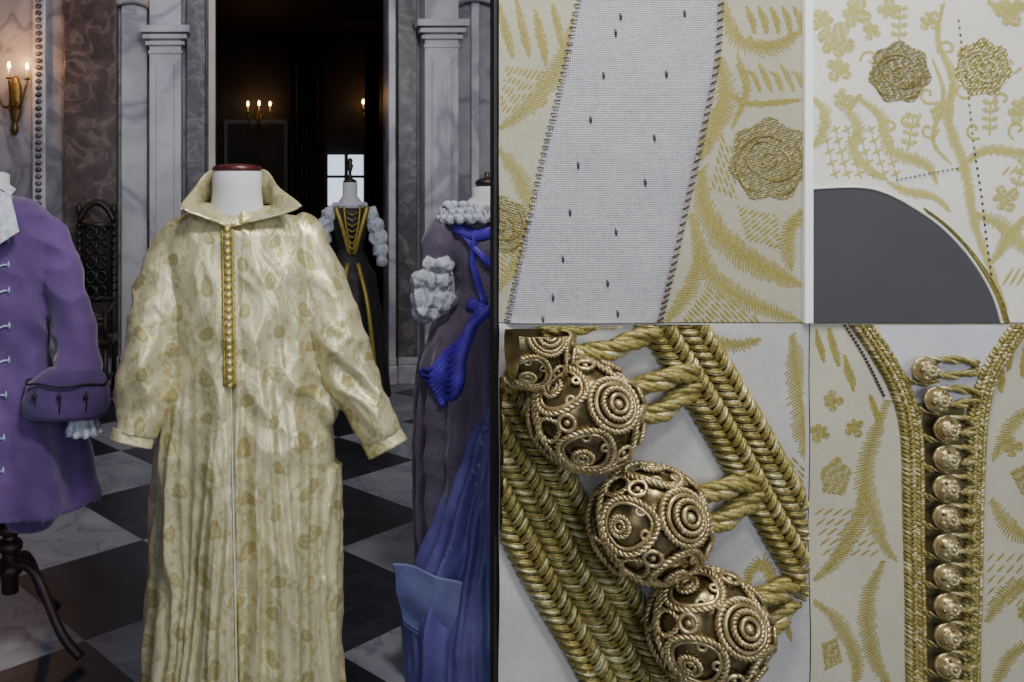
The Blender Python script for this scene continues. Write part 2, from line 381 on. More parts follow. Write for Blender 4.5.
k.tube(cat([(x0,yc,zt-0.12),(x0+0.06,yc,zt-0.02),(cx,yc,zt+0.03),(x1-0.06,yc,zt-0.02),(x1,yc,zt-0.12)],8),0.026,M['darkwood'],8)
for j in range(5):
    for s in (-1,1):
        z=0.80+j*0.12
        k.tube([(cx+s*(0.045+0.035*math.cos(t)),yc-.01,z+0.05*math.sin(t)) for t in [i*2*math.pi/12 for i in range(13)]],0.011,M['darkwood'],6)
    k.ell((cx,yc-.01,0.80+j*0.12),(0.02,0.02,0.05),M['darkwood'],8,6)
k.obj('frame',e)

# ---------------------------------------------------------------- main robe
D=2.46; sp=D/F
e=empty('gold_brocade_robe')
k=B()
rows=[(206,233,26,.065),(212,234,46,.078),(220,235,68,.092),(236,236,80,.112),(280,240,82,.135),(330,245,78,.145),(380,246,83,.165),(450,245,90,.19),(550,243,92,.21),(682,241,96,.24),(728,241,98,.245)]
body(k,rows,D,M['robe'],4,96)
SL=[(190,234,0,20),(175,252,0,27),(162,300,-.03,28),(152,350,-.06,26.5),(143,400,-.08,23),(138,426,-.09,20)]
SR=[(288,228,0,20),(305,248,0,28),(322,300,-.03,28),(340,350,-.06,27),(362,400,-.08,23.5),(377,428,-.09,20)]
limb(k,SL,D,M['robe'],0.85); limb(k,SR,D,M['robe'],0.85)
k.ell(W(318,400,D,-.03),(20*sp,0.08,26*sp),M['robe'])
o=k.obj('garment',e)
xc=X(240,D)
def rdg(v,s=2.0): return 0.5-abs(v)*s
def fold(co,n):
    ang=math.atan2(co.x-xc,-(co.y-D)); z=co.z
    w=sst(1.2,0.5,z); arm=sst(0.21,0.27,abs(co.x-xc)) if z>0.8 else 0
    near_cuff=1-sst(0.95,0.88,z)*arm
    v=0
    f1=nz(ang*3.0,z*0.6,3.3); v+=0.040*w*(1-arm)*rdg(f1,1.9)
    v+=0.015*w*(1-arm)*rdg(nz(ang*6.0+nz(z*1.8,ang*2,5)*1.4,z*1.1,9))
    s_=1 if co.x>xc else -1
    a=nz((co.x-xc)*5+s_*z*2.6,co.y*3,z*2.2-abs(co.x-xc)*5); v+=0.016*(1-w*0.6)*rdg(a,1.8)
    b_=nz((co.x-xc)*10+s_*z*4.0+2*nz(z*3,co.x*3,1),co.y*5,z*3.8+2); v+=0.009*rdg(b_)*(1-.2*w)
    c=nz(co.x*18+2*nz(z*6,co.x*5,2),co.y*14,z*8); v+=0.0030*rdg(c)
    if arm>0: v+=0.016*arm*rdg(nz(co.x*4,co.y*3,z*8+abs(co.x)*7)); v+=0.007*arm*rdg(nz(co.x*9+5,co.y*6,z*16+abs(co.x)*12))
    if n.y<-0.3 and z<1.05:
        v-=0.020*math.exp(-((co.x-X(232,D)-0.012*(1.05-z))/0.010)**2)
    if z<1.0 and n.z<-.7: v*=.2
    return v*near_cuff
bv=remesh(o,0.006,fold,3)
k=B()
for S_,end in ((SL,(136,435,-.095)),(SR,(383,439,-.10))):
    A=W(S_[-2][0]*.1+S_[-1][0]*.9,S_[-2][1]*.1+S_[-1][1]*.9,D,-.088); C=W(end[0],end[1],D,end[2]); ax=(C-A).normalized()
    a=Vector((0,1,0)); a=(a-ax*a.dot(ax)).normalized(); c=ax.cross(a)
    def cf(u,v,A=A,C=C,a=a,c=c,r0=S_[-1][3]*sp):
        w=2*math.pi*u; r=r0*(0.99+.03*v)*(1+.035*math.sin(3*w+1)+.02*math.sin(7*w)); return A.lerp(C,v)+a*math.cos(w)*r*.70+c*math.sin(w)*r
    k.grid(cf,48,8,M['robe'])
o=k.obj('sleeve_ends',e); md=o.modifiers.new('s','SOLIDIFY'); md.thickness=0.003; md.offset=0
cp=[((229,227,-.10),(228,224,-.115)),((215,216,-.095),(207,217,-.130)),((207,210,-.075),(188,209,-.135)),((206,209,-.07),(184,205,-.125)),((203,206,-.01),(196,187,-.03)),((208,204,.04),(210,170,.03)),((237,203,.08),(237,172,.085)),((266,204,.04),(264,169,.03)),((271,206,-.01),(277,186,-.03)),((269,209,-.07),(297,203,-.125)),((266,210,-.075),(294,208,-.135)),((252,216,-.095),(261,219,-.13)),((231,227,-.10),(232,224,-.115))]
bs=cat([W(a[0],a[1],D,a[2]) for a,_ in cp],6); ts=cat([W(a[0],a[1],D,a[2]) for _,a in cp],6)
k=B(); n=len(bs)-1
k.grid(lambda u,v: bs[round(u*n)].lerp(ts[round(u*n)],v)+Vector((0,-0.012*math.sin(v*math.pi)+.004*nz(u*20,v*3,0),0)),n,8,M['robe'])
o=k.obj('collar',e); md=o.modifiers.new('s','SOLIDIFY'); md.thickness=0.005
K=B()
def fx(y): return 228+ (y-226)*0.02
for s in (-4.6,4.6):
    pts=[front(bv,X(fx(y)+s,D),Z(y,D),0.003) for y in range(224,377,3)]
    K.tube(pts,0.0042,M['goldtrim'],6)
for i in range(22):
    y=228+i*6.9; p=front(bv,X(fx(y),D),Z(y,D),0.010); r=0.0088
    K.ell(p,r,M['goldbtn'],10,8)
    for s in (-1,1): K.tube([p+Vector((0,0.006,0.0)),p+Vector((s*0.012,0.005,0.002)),p+Vector((s*0.019,0.008,0.003))],0.0022,M['goldtrim'],5)
K.obj('button_placket',e)
k=B()
pts=[front(bv,X(232+(y-376)*0.022,D),Z(y,D),0.003) for y in range(376,720,4)]
k.tube(pts,0.0022,M['linen'],6); k.tube([p+Vector((0.007,0.002,0)) for p in pts],0.0028,M['goldtrim'],6)
k.obj('front_opening',e)
k=B(); c=W(237,200,D)
k.tubez([(Vector((c.x,D-.005,Z(y,D))),hw*sp,b_) for y,hw,b_ in ((169,23,.062),(172,25,.070),(190,24.5,.071),(205,26,.074),(215,30,.080),(224,34,.085),(235,36,.07))],M['linen'],40)
k.obj('dress_form_neck',e)
k=B(); k.tubez([(Vector((c.x,D-.005,Z(y,D))),hw*sp,hw*sp) for y,hw in ((164,5),(165,17),(166.5,24),(169,25),(171.5,24.5))],M['redwood'],40); k.obj('neck_cap',e)
k=B(); k.tubez([(Vector((c.x,D,z)),r,r) for z,r in ((0.12,.02),(0.05,.03),(0.03,.18),(0.0,.2))],M['redwood'],32); k.obj('stand_base',e)

# ---------------------------------------------------------------- purple coat
D2=2.93; s2=D2/F; e=empty('purple_frock_coat')
k=B()
body(k,[(196,-8,20,.06),(203,-8,44,.085),(214,-8,58,.105),(240,-8,62,.13),(300,-8,59,.13),(345,-8,55,.125),(390,-6,68,.16),(450,-4,88,.21),(502,-2,97,.23)],D2,M['purple'],4,80)
limb(k,[(38,222,0,15),(50,242,0,21),(62,280,-.01,22),(74,320,-.03,22),(82,352,-.08,23),(83,376,-.14,25)],D2,M['purple'],0.85)
limb(k,[(-54,222,0,15),(-66,242,0,21),(-78,280,-.01,22),(-90,320,-.03,22),(-98,352,-.08,23),(-99,376,-.14,25)],D2,M['purple'],0.85)
o=k.obj('coat',e); xc2=X(-8,D2)
def fold2(co,n):
    if n.z<-.6 and co.z<.7: return 0
    ang=math.atan2(co.x-xc2,-(co.y-D2)); w=sst(1.05,0.6,co.z)
    v=0.026*w*math.sin(ang*8+1+nz(co.z*2,ang,0))+0.010*nz(co.x*9,co.y*6,co.z*8)+0.012*rdg(nz(co.x*8+co.z*5,co.y*8,co.z*8))
    if n.y<-.3: v-=0.02*math.exp(-((co.x-xc2)/0.008)**2)
    return v
bv2=remesh(o,0.008,fold2,3)
k=B()
for i,y in enumerate((238,263,288,322,355,386,425,455)):
    for s in (1,-1):
        p0=front(bv2,xc2+s*0.015,Z(y,D2),.005); pts=[front(bv2,xc2+s*(0.015+0.075*t),Z(y,D2)+0.004*math.sin(t*9),.004) for t in (0,.2,.4,.6,.8,1)]
        k.tube(pts,0.0045,M['bluebraid'],6)
        q=pts[-1]; k.tube([q+Vector((0,0,.014)),q,q+Vector((0,0,-.014))],[.002,.006,.002],M['bluebraid'],6)
        k.ell(p0,(0.009,0.009,0.009),M['bluebraid'],8,6)
k.obj('frogging',e)
for s in (1,-1):
    q=(lambda px: px) if s==1 else (lambda px:-16-px)
    k=B(); c0=[(82,360,24,-.14,.055),(80,366,31,-.146,.060),(77,374,38,-.152,.066),(75,390,41,-.16,.07),(74,400,41,-.165,.07),(74,404,38,-.165,.065)]
    k.tubez([(W(q(a),y,D2,dy),hw*s2,dp) for a,y,hw,dy,dp in c0],M['purple2'],60,lambda w,t:.03*math.sin(w*5)+.018*math.sin(w*11+2*t))
    cc=W(q(76),372,D2,-.155)
    k.tube([(cc.x+38*s2*math.cos(t),cc.y+0.070*math.sin(t),cc.z+.004*math.sin(t*5)) for t in [i*2*math.pi/40 for i in range(41)]],0.0035,M['blackcloth'],6)
    for i in range(3):
        cc=W(q(50+i*24),385,D2,-.158); aa=(cc.x-W(q(76),385,D2).x)/(43*s2); yy=cc.y-0.074*math.sqrt(max(0,1-aa*aa))
        k.ell((cc.x,yy,cc.z+.01),(.009,.006,.009),M['blackcloth'],10,6); k.tube([(cc.x,yy,cc.z+.03),(cc.x+.004,yy-.003,cc.z),(cc.x,yy,cc.z-.04)],.0022,M['blackcloth'],5)
    k.obj('turned_back_cuff',e)
    k=B(); cc=W(q(92),408,D2,-.15)
    k.tubez([(Vector((cc.x,cc.y,cc.z+0.04-0.09*t)),0.032+0.020*t,0.03+0.02*t) for t in [i/8 for i in range(9)]],M['lace'],60,lambda w,t:0.22*t*math.sin(w*9)+.08*math.sin(w*17))
    k.obj('lace_ruffle',e)
k=B(); c=W(-8,200,D2)
k.tubez([(Vector((c.x,D2,Z(y,D2))),r*s2,r*s2) for y,r in ((172,12),(174,17),(190,18),(200,22),(212,26))],M['linen'],32)
k.obj('dress_form_neck',e)
k=B()
for s in (1,-1):
    def q(px): return px if s==1 else -16-px
    a,b_,c_,d_=W(q(2),188,D2,-.05),W(q(16),196,D2,-.07),W(q(31),230,D2,-.150),W(q(-2),254,D2,-.165)
    k.grid(lambda u,v:(a.lerp(b_,u)).lerp(d_.lerp(c_,u),v)+Vector((0,-.02*math.sin(u*math.pi),0)),8,12,M['lace'])
    k.grid(lambda u,v:(W(q(2),180,D2,0).lerp(W(q(16),190,D2,0),u)).lerp(a.lerp(b_,u),v),8,4,M['lace'])
o=k.obj('shirt_collar',e); md=o.modifiers.new('s','SOLIDIFY'); md.thickness=0.004
k=B()
for cxp in (-40,30): body(k,[(490,cxp,30,.09),(512,cxp,29,.09),(522,cxp,24,.08),(527,cxp,20,.07)],D2,M['purple2'],3,32)
k.obj('breeches',e)
k=B(); c=X(10,D2)
k.tube([(c,D2,Z(500,D2)),(c,D2,0.34),(c,D2,0.2)],[.02,.028,.03],M['standwood'],12)
for i,z in enumerate((0.42,0.36,0.28)): k.ell((c,D2,z),(.045,.045,.03),M['standwood'])
for a in (-0.35,0.35+math.pi,-2.0,1.2):
    dx,dy=math.cos(a),math.sin(a)
    k.tube(cat([(c,D2,0.3),(c+dx*.1,D2+dy*.1,0.28),(c+dx*.2,D2+dy*.2,0.10),(c+dx*.28,D2+dy*.28,0.025)],6),.018,M['standwood'],10)
k.obj('tripod_stand',e)

# ---------------------------------------------------------------- blue & grey gown
e=empty('blue_grey_gown'); k=B(); gx=X(487,D2)
body(k,[(208,487,44,.09),(216,487,42,.10),(240,487,38,.11),(290,487,30,.10),(306,487,33,.11),(330,487,56,.18),(370,487,66,.22),(450,487,68,.25),(560,487,66,.27),(640,487,68,.28)],D2,M['gauze2'],4,90)
for s in (1,-1): limb(k,[(487-s*36,220,0,13),(487-s*46,240,0,18),(487-s*51,262,-.01,15),(487-s*54,276,-.02,12)],D2,M['gauze2'],0.95)
o=k.obj('bodice_and_skirt',e)
def fold3(co,n):
    ang=math.atan2(co.x-gx,-(co.y-D2)); w=sst(1.15,0.85,co.z)
    return 0.018*w*math.sin(ang*15+2*nz(co.z*1.5,0,1))+0.02*w*nz(ang*3,co.z,4)+0.008*rdg(nz(co.x*14,co.y*14,co.z*10))
bv3=remesh(o,0.009,fold3,3)
k=B()
for s in (1,-1):
    for dx_,yy,a_,b_ in ((52,264,15,9),(57,280,20,13),(60,297,18,14),(63,311,12,9),(48,300,13,12)):
        k.ell(W(487-s*dx_,yy,D2,-.04),(a_*s2,.045,b_*s2),M['lace'])
o=k.obj('lace_sleeves',e)
remesh(o,0.0045,lambda co,n:0.018*rdg(nz(co.x*26,co.y*18,co.z*9),1.8)+.005*rdg(nz(co.x*50,co.y*50,co.z*25)),2)
k=B()
for lay in range(3):
    pts=[]
    for i in range(160):
        t=i*2*math.pi/159; pts.append((gx+(0.140+.012*lay)*math.cos(t),D2+(.105+.008*lay)*math.sin(t),Z(207+lay*6,D2)+0.010*math.sin(t*(20+3*lay)+lay)))
    k.tube(pts,[0.012+.005*math.sin(i*1.1) for i in range(160)],M['lace'],8)
k.obj('lace_neckline',e)
k=B(); k.tubez([(Vector((gx,D2,Z(y,D2))),a*s2,b_) for y,a,b_ in ((186,8,.03),(188,14,.045),(196,14,.045),(203,22,.06),(210,36,.08))],M['linen'],32); k.obj('dress_form_neck',e)
k=B(); k.ell((gx,D2,Z(183,D2)),(0.04,0.04,0.02),M['darkwood']); k.tube([(gx,D2,Z(184,D2)),(gx,D2,Z(172,D2))],0.008,M['darkwood']); k.obj('neck_cap',e)
k=B()
def rib(p,w,fl=0.3):
    q=cat([(a,b_,0) for a,b_ in p],8); P=[front(bv3,X(a.x,D2),Z(a.y,D2),.008,D2-.05) for a in q]
    k.tube(P,[w*(1+.25*nz(i*.5,p[0][0],0)) for i in range(len(P))],M['blue'],8,fl,up=Vector((0,1,0)))
rib([(450,226),(470,234),(487,229),(505,234),(524,226)],.020); rib([(455,228),(470,250),(487,268)],.012); rib([(519,228),(504,250),(487,268)],.012)
rib([(468,234),(466,262),(476,300)],.012); rib([(506,234),(508,262),(498,300)],.012); rib([(487,232),(487,302)],.013)
rib([(462,300),(475,306),(487,308),(512,304)],.022)
for i in range(9): rib([(489-i*2,303),(470-i*2.5,312+i*3),(450-i*2+i*1.5,334+i*4.5),(433+i*.5,354+i*4.5),(420+i*1.5,372+i*3)],.014,.6)
for i in range(4): rib([(487+i*3,306),(510+i*4,316),(530,340+i*4),(548-i*2,380)],.016,.5)
k.ell(front(bv3,gx,Z(306,D2),.02),(.035,.03,.028),M['blue']); k.obj('blue_sash',e)
k=B(); d=2.72
body(k,[(372,508,6,.03),(390,509,18,.06),(450,512,44,.12),(520,514,70,.17),(580,516,96,.21),(625,516,108,.24),(682,516,106,.25),(712,516,106,.25)],d,M['peri'],4,100,None)
o=k.obj('satin_overskirt',e); gx2=X(514,d)
def fold4(co,n):
    ang=math.atan2(co.x-gx2,-(co.y-d)); return 0.012*math.sin(ang*14+co.z*3+3*nz(co.z*2,ang,1))+0.026*rdg(nz(ang*4,co.z*1.5,2))+.01*rdg(nz(ang*9,co.z*4,6))
remesh(o,0.008,fold4,2)
k=B(); a,b_,c_,d_=W(393,563,2.72),W(475,582,2.58),W(480,665,2.54),W(404,622,2.70)
def trn(u,v):
    return a.lerp(b_,u).lerp(d_.lerp(c_,u),v)+Vector((0.003*math.sin(v*9),0.016*math.sin(u*9+v*2.5)+0.02*nz(u*3,v*1.5,1)-.02*u,0.006*math.sin(u*5)*(1-v)))
k.grid(trn,70,30,M['paleblue'])
def low(u,v):
    p=trn(u,1.0); return Vector((p.x+0.05*v*(1-u),p.y+.05*v,p.z*(1-v)+.012*v))
k.grid(low,70,16,M['peri'])
o=k.obj('train',e); md=o.modifiers.new('s','SOLIDIFY'); md.thickness=0.006

# ---------------------------------------------------------------- black & gold gown in the doorway
e=empty('black_gold_gown'); d=6.7; s3=d/F; k=B(); g3=X(350,d)
ym=200+CZ*F/d
body(k,[(203,350,12,.07),(208,350,22,.10),(225,350,18,.11),(250,350,13,.09),(258,350,17,.13),(275,350,26,.22),(330,350,34,.30),(ym-2,350,40,.36)],d,M['skirtbg'],3,60,lambda w,t:0.03*math.sin(w*12)*sst(.3,.5,t))
k.obj('bodice_and_skirt',e)
k=B()
for s in (1,-1):
    k.tube(cat([W(350+s*16,206,d,-.10),W(350+s*10,225,d,-.125),W(350+s*2,254,d,-.12)],6),.020,M['goldtrim'],6,.4,up=Vector((0,1,0)))
    k.tube(cat([W(350+s*8,206,d,-.12),W(350+s*6,225,d,-.135),W(350+s*1,250,d,-.125)],6),.010,M['goldtrim'],6)
    k.tube(cat([W(350+s*5,262,d,-.17),W(350+s*12,300,d,-.30),W(350+s*18,360,d,-.36)],6),.018,M['goldtrim'],6)
for i in range(7): k.tube([W(345,212+i*5.5,d,-.13),W(350,215+i*5.5,d,-.135),W(355,212+i*5.5,d,-.13)],.006,M['goldtrim'],5)
k.obj('gold_embroidery',e)
k=B()
for s in (1,-1):
    for c,yy,r in ((21,214,8),(25,225,9),(28,238,9.5),(30,250,8),(31,260,6)): k.ell(W(350+s*c,yy,d,-.02),(r*s3,.06,r*s3),M['lace'])
k.tube([(g3+.12*math.cos(t),d+.09*math.sin(t),Z(205,d)) for t in [i*2*math.pi/24 for i in range(25)]],.02,M['lace'],6)
o=k.obj('puffed_sleeves',e)
remesh(o,0.009,lambda co,n:0.018*rdg(nz(co.x*16,co.y*14,co.z*10),1.8),2)
k=B(); k.tubez([(Vector((g3,d,Z(y,d))),a*s3,a*s3) for y,a in ((181,5),(183,7.5),(196,7.5),(202,12),(208,16))],M['linen'],24); k.obj('dress_form_neck',e)
k=B(); k.tubez([(Vector((g3,d,Z(y,d))),a*s3,a*s3) for y,a in ((158,1),(160,3),(163,2),(166,3.5),(172,1.5),(178,2),(180,6),(182,7.5))],M['darkwood'],20); k.obj('neck_finial',e)

# ---------------------------------------------------------------- exhibition board with enlarged textile reliefs
DB=2.2; S=DB/F
def bh(px,py):
    h=0.004*nz(px/60,py/60,1)
    if py>323 and px<806: h+=0.010*nz(px/70,py/90,5)
    if py>323 and px>806: h+=0.010*nz(px/40,py/160,8)
    return h
def P(px,py,h=0.0): return Vector(((px-VX)*S,DB-0.008-bh(px,py)-h,CZ-(py-HY)*S))
def PF(px,py,h):
    k_=(DB-h)/DB; return Vector(((px-VX)*S*k_,DB-0.008-h,CZ-(py-HY)*S*k_))
def clipof(x0,y0,x1,y1):
    return [(P(x0,y0),Vector((-1,0,0))),(P(x1,y0),Vector((1,0,0))),(P(x0,y0),Vector((0,0,1))),(P(x0,y1),Vector((0,0,-1)))]
eb=empty('exhibition_display_board')
XR=1050
k=B(); k.box(((494-VX)*S,DB,0.06),((XR-VX)*S,DB+0.035,2.16),M['black'])
k.obj('backing_board',eb,False)
k=B()
for px in (560,980):
    k.box(((px-VX)*S-.04,DB-.25,0),((px-VX)*S+.04,DB+.28,.04),M['black']); k.box(((px-VX)*S-.03,DB+.036,.03),((px-VX)*S+.03,DB+.07,2.0),M['black'])
k.obj('board_feet',eb,False)
mm_,nt_,b__=newmat('white_mount_card'); b__.inputs['Base Color'].default_value=(.93,.93,.93,1); b__.inputs['Roughness'].default_value=.6; M['mount']=mm_
k=B(); k.box(P(800,322)-Vector((0,.012,0)),P(808,-10)+Vector((0,.006,0)),M['mount']); k.obj('white_divider',eb,False)
M['cream']=weave('cream_silk',(0.46,0.435,0.33),(0.32,0.295,0.20),900,0.5,0.15)
M['creamD']=weave('straw_silk',(0.54,0.51,0.40),(0.42,0.385,0.28),900,0.5,0.15)
M['creamB']=weave('ivory_silk',(0.78,0.765,0.70),(0.66,0.635,0.55),900,0.55,0.12)
M['linenC']=weave('warm_grey_linen',(0.56,0.545,0.52),(0.38,0.37,0.35),700,0.8,0.3)
M['tape']=weave('grey_white_twill_tape',(0.66,0.635,0.655),(0.36,0.34,0.38),430,0.85,0.9)
M['gth']=simple('gold_thread',(0.40,0.335,0.10),(0.155,0.12,0.03),0.40,0.3,scale=110,bs=.5)
M['gthL']=simple('gilt_glint_thread',(0.70,0.64,0.38),(0.40,0.335,0.14),0.3,0.4,scale=150,bs=.5)
M['gth2']=simple('olive_silk_thread',(0.34,0.29,0.07),(0.22,0.18,0.035),0.5,0.05,scale=120,bs=.3)
M['gth3']=simple('light_gold_silk_thread',(0.50,0.445,0.15),(0.38,0.33,0.085),0.5,0.05,scale=120,bs=.3)
M['rose']=simple('antique_gold_thread',(0.28,0.24,0.11),(0.18,0.15,0.06),0.5,0.3,scale=150,bs=.5)
M['ant']=simple('antique_gilt_wire',(0.66,0.54,0.31),(0.36,0.27,0.11),0.28,0.7,scale=45,bs=.3)
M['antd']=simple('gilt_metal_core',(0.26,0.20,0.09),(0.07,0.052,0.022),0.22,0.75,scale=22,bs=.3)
M['dstitch']=simple('dark_red_thread',(0.07,0.03,0.035),None,0.8)
M['gstitch']=simple('grey_thread',(0.08,0.075,0.10),None,0.8)
M['slate']=simple('slate_backdrop',(0.060,0.060,0.068),(0.054,0.054,0.061),0.9,scale=6,bs=.05)
def fabric(name,x0,y0,x1,y1,m,nu=60,nv=70):
    k=B(); k.grid(lambda u,v:P(x0+(x1-x0)*u,y1+(y0-y1)*v),nu,nv,m); return k.obj(name,eb)
FH=.0006
def st(k,p,q,w,m,h=FH):
    p=Vector(p[:2]);q=Vector(q[:2]); t=q-p
    if t.length<0.3: return
    n=Vector((-t.y,t.x)).normalized()*w/2; mid=(p+q)/2; e0=max(h*.3,.0003)
    vs=[P(*(p+n*.5),e0),P(*p,h),P(*(p-n*.5),e0),P(*(mid+n),e0),P(*mid,h*2.4),P(*(mid-n),e0),P(*(q+n*.5),e0),P(*q,h),P(*(q-n*.5),e0)]
    k.add(vs,[(0,1,4,3),(1,2,5,4),(3,4,7,6),(4,5,8,7)],m)
def hatch(k,poly,ang,sp_,w,m,ln=12,gap=1.5,h=FH):
    ca,sa=math.cos(-ang),math.sin(-ang); R_=[(x*ca-y*sa,x*sa+y*ca) for x,y in poly]
    y=min(p[1] for p in R_)+sp_/2; ym_=max(p[1] for p in R_)
    while y<ym_:
        xs=[]
        for (x0,y0),(x1,y1) in zip(R_,R_[1:]+R_[:1]):
            if (y0<=y)!=(y1<=y): xs.append(x0+(y-y0)*(x1-x0)/(y1-y0))
        xs.sort()
        for a,b_ in zip(xs[::2],xs[1::2]):
            x=a+random.uniform(-1,1)
            while x<b_:
                e_=min(b_,x+ln*random.uniform(.7,1.2))
                st(k,(x*ca+y*sa,-x*sa+y*ca),(e_*ca+y*sa,-e_*sa+y*ca),w,m,h); x=e_+gap
        y+=sp_
def vine(k,pts,w,m,sp_=2.6,slant=.6,sw=2.2,taper=True,h=FH):
    q=cat([(a,b_,0) for a,b_ in pts],14); acc=0; L=sum((q[i+1]-q[i]).length for i in range(len(q)-1)); run=0
    for i in range(len(q)-1):
        t=(q[i+1]-q[i]); l=t.length
        if l<1e-5: continue
        t/=l; n=Vector((-t.y,t.x,0))
        while acc<l:
            c=q[i]+t*acc; f=(run+acc)/L; ww=w*(math.sin(math.pi*min(1,max(.06,f)))**.5 if taper else 1)*random.uniform(.7,1.15)
            st(k,c-(n+t*slant)*ww/2,c+(n+t*slant)*ww/2,sw,m,h); acc+=sp_
        acc-=l; run+=l
def leafpoly(cx,cy,a,l,w):
    pts=[]
    for i in range(20):
        t=i/20*2*math.pi; x=l*(.5-.5*math.cos(t)); y=w/2*math.sin(t)*(1-.25*math.cos(t))
        pts.append((cx+x*math.cos(a)-y*math.sin(a),cy+x*math.sin(a)+y*math.cos(a)))
    return pts
def spiral(k,cx,cy,r,a0,turn,w,m,sw=1.6):
    pts=[(cx+r*(1-i/16)*math.cos(a0+turn*i/12*math.pi),cy+r*(1-i/16)*math.sin(a0+turn*i/12*math.pi)) for i in range(15)]
    vine(k,pts,w,m,sp_=1.6,sw=sw,taper=False)
def rose(k,cx,cy,r,m,ml,sc=1.0):
    pts=[(cx+r*(1+.07*math.sin(7*t))*math.cos(t),cy+r*(1+.07*math.sin(7*t))*math.sin(t)) for t in [i*2*math.pi/70 for i in range(70)]]
    hatch(k,pts,0.3,1.9*sc,2.2*sc,m,ln=7*sc,gap=.4,h=.0012)
    hatch(k,pts,-0.9,3.4*sc,1.3*sc,ml,ln=5*sc,gap=3*sc,h=.0018)
    for (dx,dy,rr,a0,a1) in ((-.1,.15,.75,2.6,5.4),(.15,-.1,.62,-.6,2.2),(-.15,-.05,.42,1.8,5.0),(.1,.1,.38,-1.2,1.9),(0,0,.18,0,5.6),(.25,.45,.4,-.2,2.0),(-.4,.4,.35,1.5,3.6)):
        arc=[(cx+dx*r+rr*r*math.cos(a0+(a1-a0)*i/5),cy+dy*r+rr*r*math.sin(a0+(a1-a0)*i/5)) for i in range(6)]
        vine(k,arc,3.0*sc,ml,sp_=1.5*sc,sw=1.5*sc,h=.0026)
def trefoil(k,cx,cy,s_,a,m):
    for da,l in ((0,1),(1.3,.85),(-1.3,.85),(2.4,.6),(-2.4,.6)):
        hatch(k,leafpoly(cx,cy,a+da,s_*l,s_*.7*l),a+da+.5,1.9,2.2,m,8,.4)
def sprig(k,x,y,l,a,m,n_=4,lw=8):
    dx,dy=math.cos(a),math.sin(a); vine(k,[(x,y),(x+dx*l/2,y+dy*l/2),(x+dx*l,y+dy*l)],2.6,m,1.5,sw=1.5,taper=False)
    for i in range(n_):
        t=(i+.6)/n_*l
        for s in (1,-1): hatch(k,leafpoly(x+dx*t,y+dy*t,a+s*1.1,lw,lw*.6),a,1.6,1.8,m,5,.3)
def braid(k,path,width,cols,m,step=6,th=3,rad=2.2,h0=4,hh=7,m2=None):
    q=cat([(a,b_,0) for a,b_ in path],10); acc=0; cw=width/cols
    for i in range(len(q)-1):
        t=q[i+1]-q[i]; l=t.length
        if l<1e-6: continue
        t/=l; n=Vector((-t.y,t.x,0))
        while acc<l:
            c=q[i]+t*acc
            for cI in range(cols):
                sgn=1 if cI%2==0 else -1; x0=(-width/2+cI*cw); x1=x0+cw
                for j in range(th):
                    jj=(j-(th-1)/2); o_=jj*step*.80/th; lift=1-(abs(jj)/(th/2))**2*.7
                    mm=m2 if (m2 and random.random()<.25) else m
                    pts=[]
                    for u in (0,.2,.4,.6,.8,1):
                        xx=x0-cw*.12+(cw*1.24)*u; yy=sgn*(u-.5)*cw*0.8+o_*(.55+.45*math.sin(math.pi*u))+(step/2 if cI%2 else 0)
                        pp=c+n*xx+t*yy; edge=1-min(1,(abs(xx)/(width/2)))**3*.6
                        pts.append(P(pp.x,pp.y,S*(h0*edge-2+(hh*math.sin(math.pi*u)**.8)*(.45+.55*lift))))
                    k.tube(pts,[rad*S*f for f in (.6,.9,1.05,1.05,.9,.6)],mm,6,caps=False)
            acc+=step
        acc-=l
    nn=len(q)-1
    def core(u,v):
        i=round(v*nn); t=(q[min(i+1,nn)]-q[max(i-1,0)]).normalized(); n=Vector((-t.y,t.x,0)); pp=q[i]+n*(u-.5)*width*.94
        return P(pp.x,pp.y,S*h0*.35)
    k.grid(core,8,nn,M['antd'])  # dark base sheet, deepens the shade between strands by colour
def rope(k,path,r,m,strands=3,turn=.35,hs=None,n=8):
    q=cat(path,n); run=0; fr=[]
    for i,p in enumerate(q):
        t=(q[min(i+1,len(q)-1)]-q[max(i-1,0)]).normalized(); a=Vector((0,1,0)); a=(a-t*a.dot(t)); a=a.normalized() if a.length>1e-5 else t.orthogonal(); c=t.cross(a)
        if i: run+=(p-q[i-1]).length
        fr.append((p,a,c,run))
    for s in range(strands):
        for sub in range(3):
            k.tube([p+(a*math.cos(u)+c*math.sin(u))*r*.52+(a*math.cos(u2)+c*math.sin(u2))*r*.24 for p,a,c,rn in fr for u in [rn/r*turn*2+s*2*math.pi/strands] for u2 in [rn/r*turn*5+sub*2.1]],r*.34,M['gthL'] if sub==2 and s==0 else m,7)

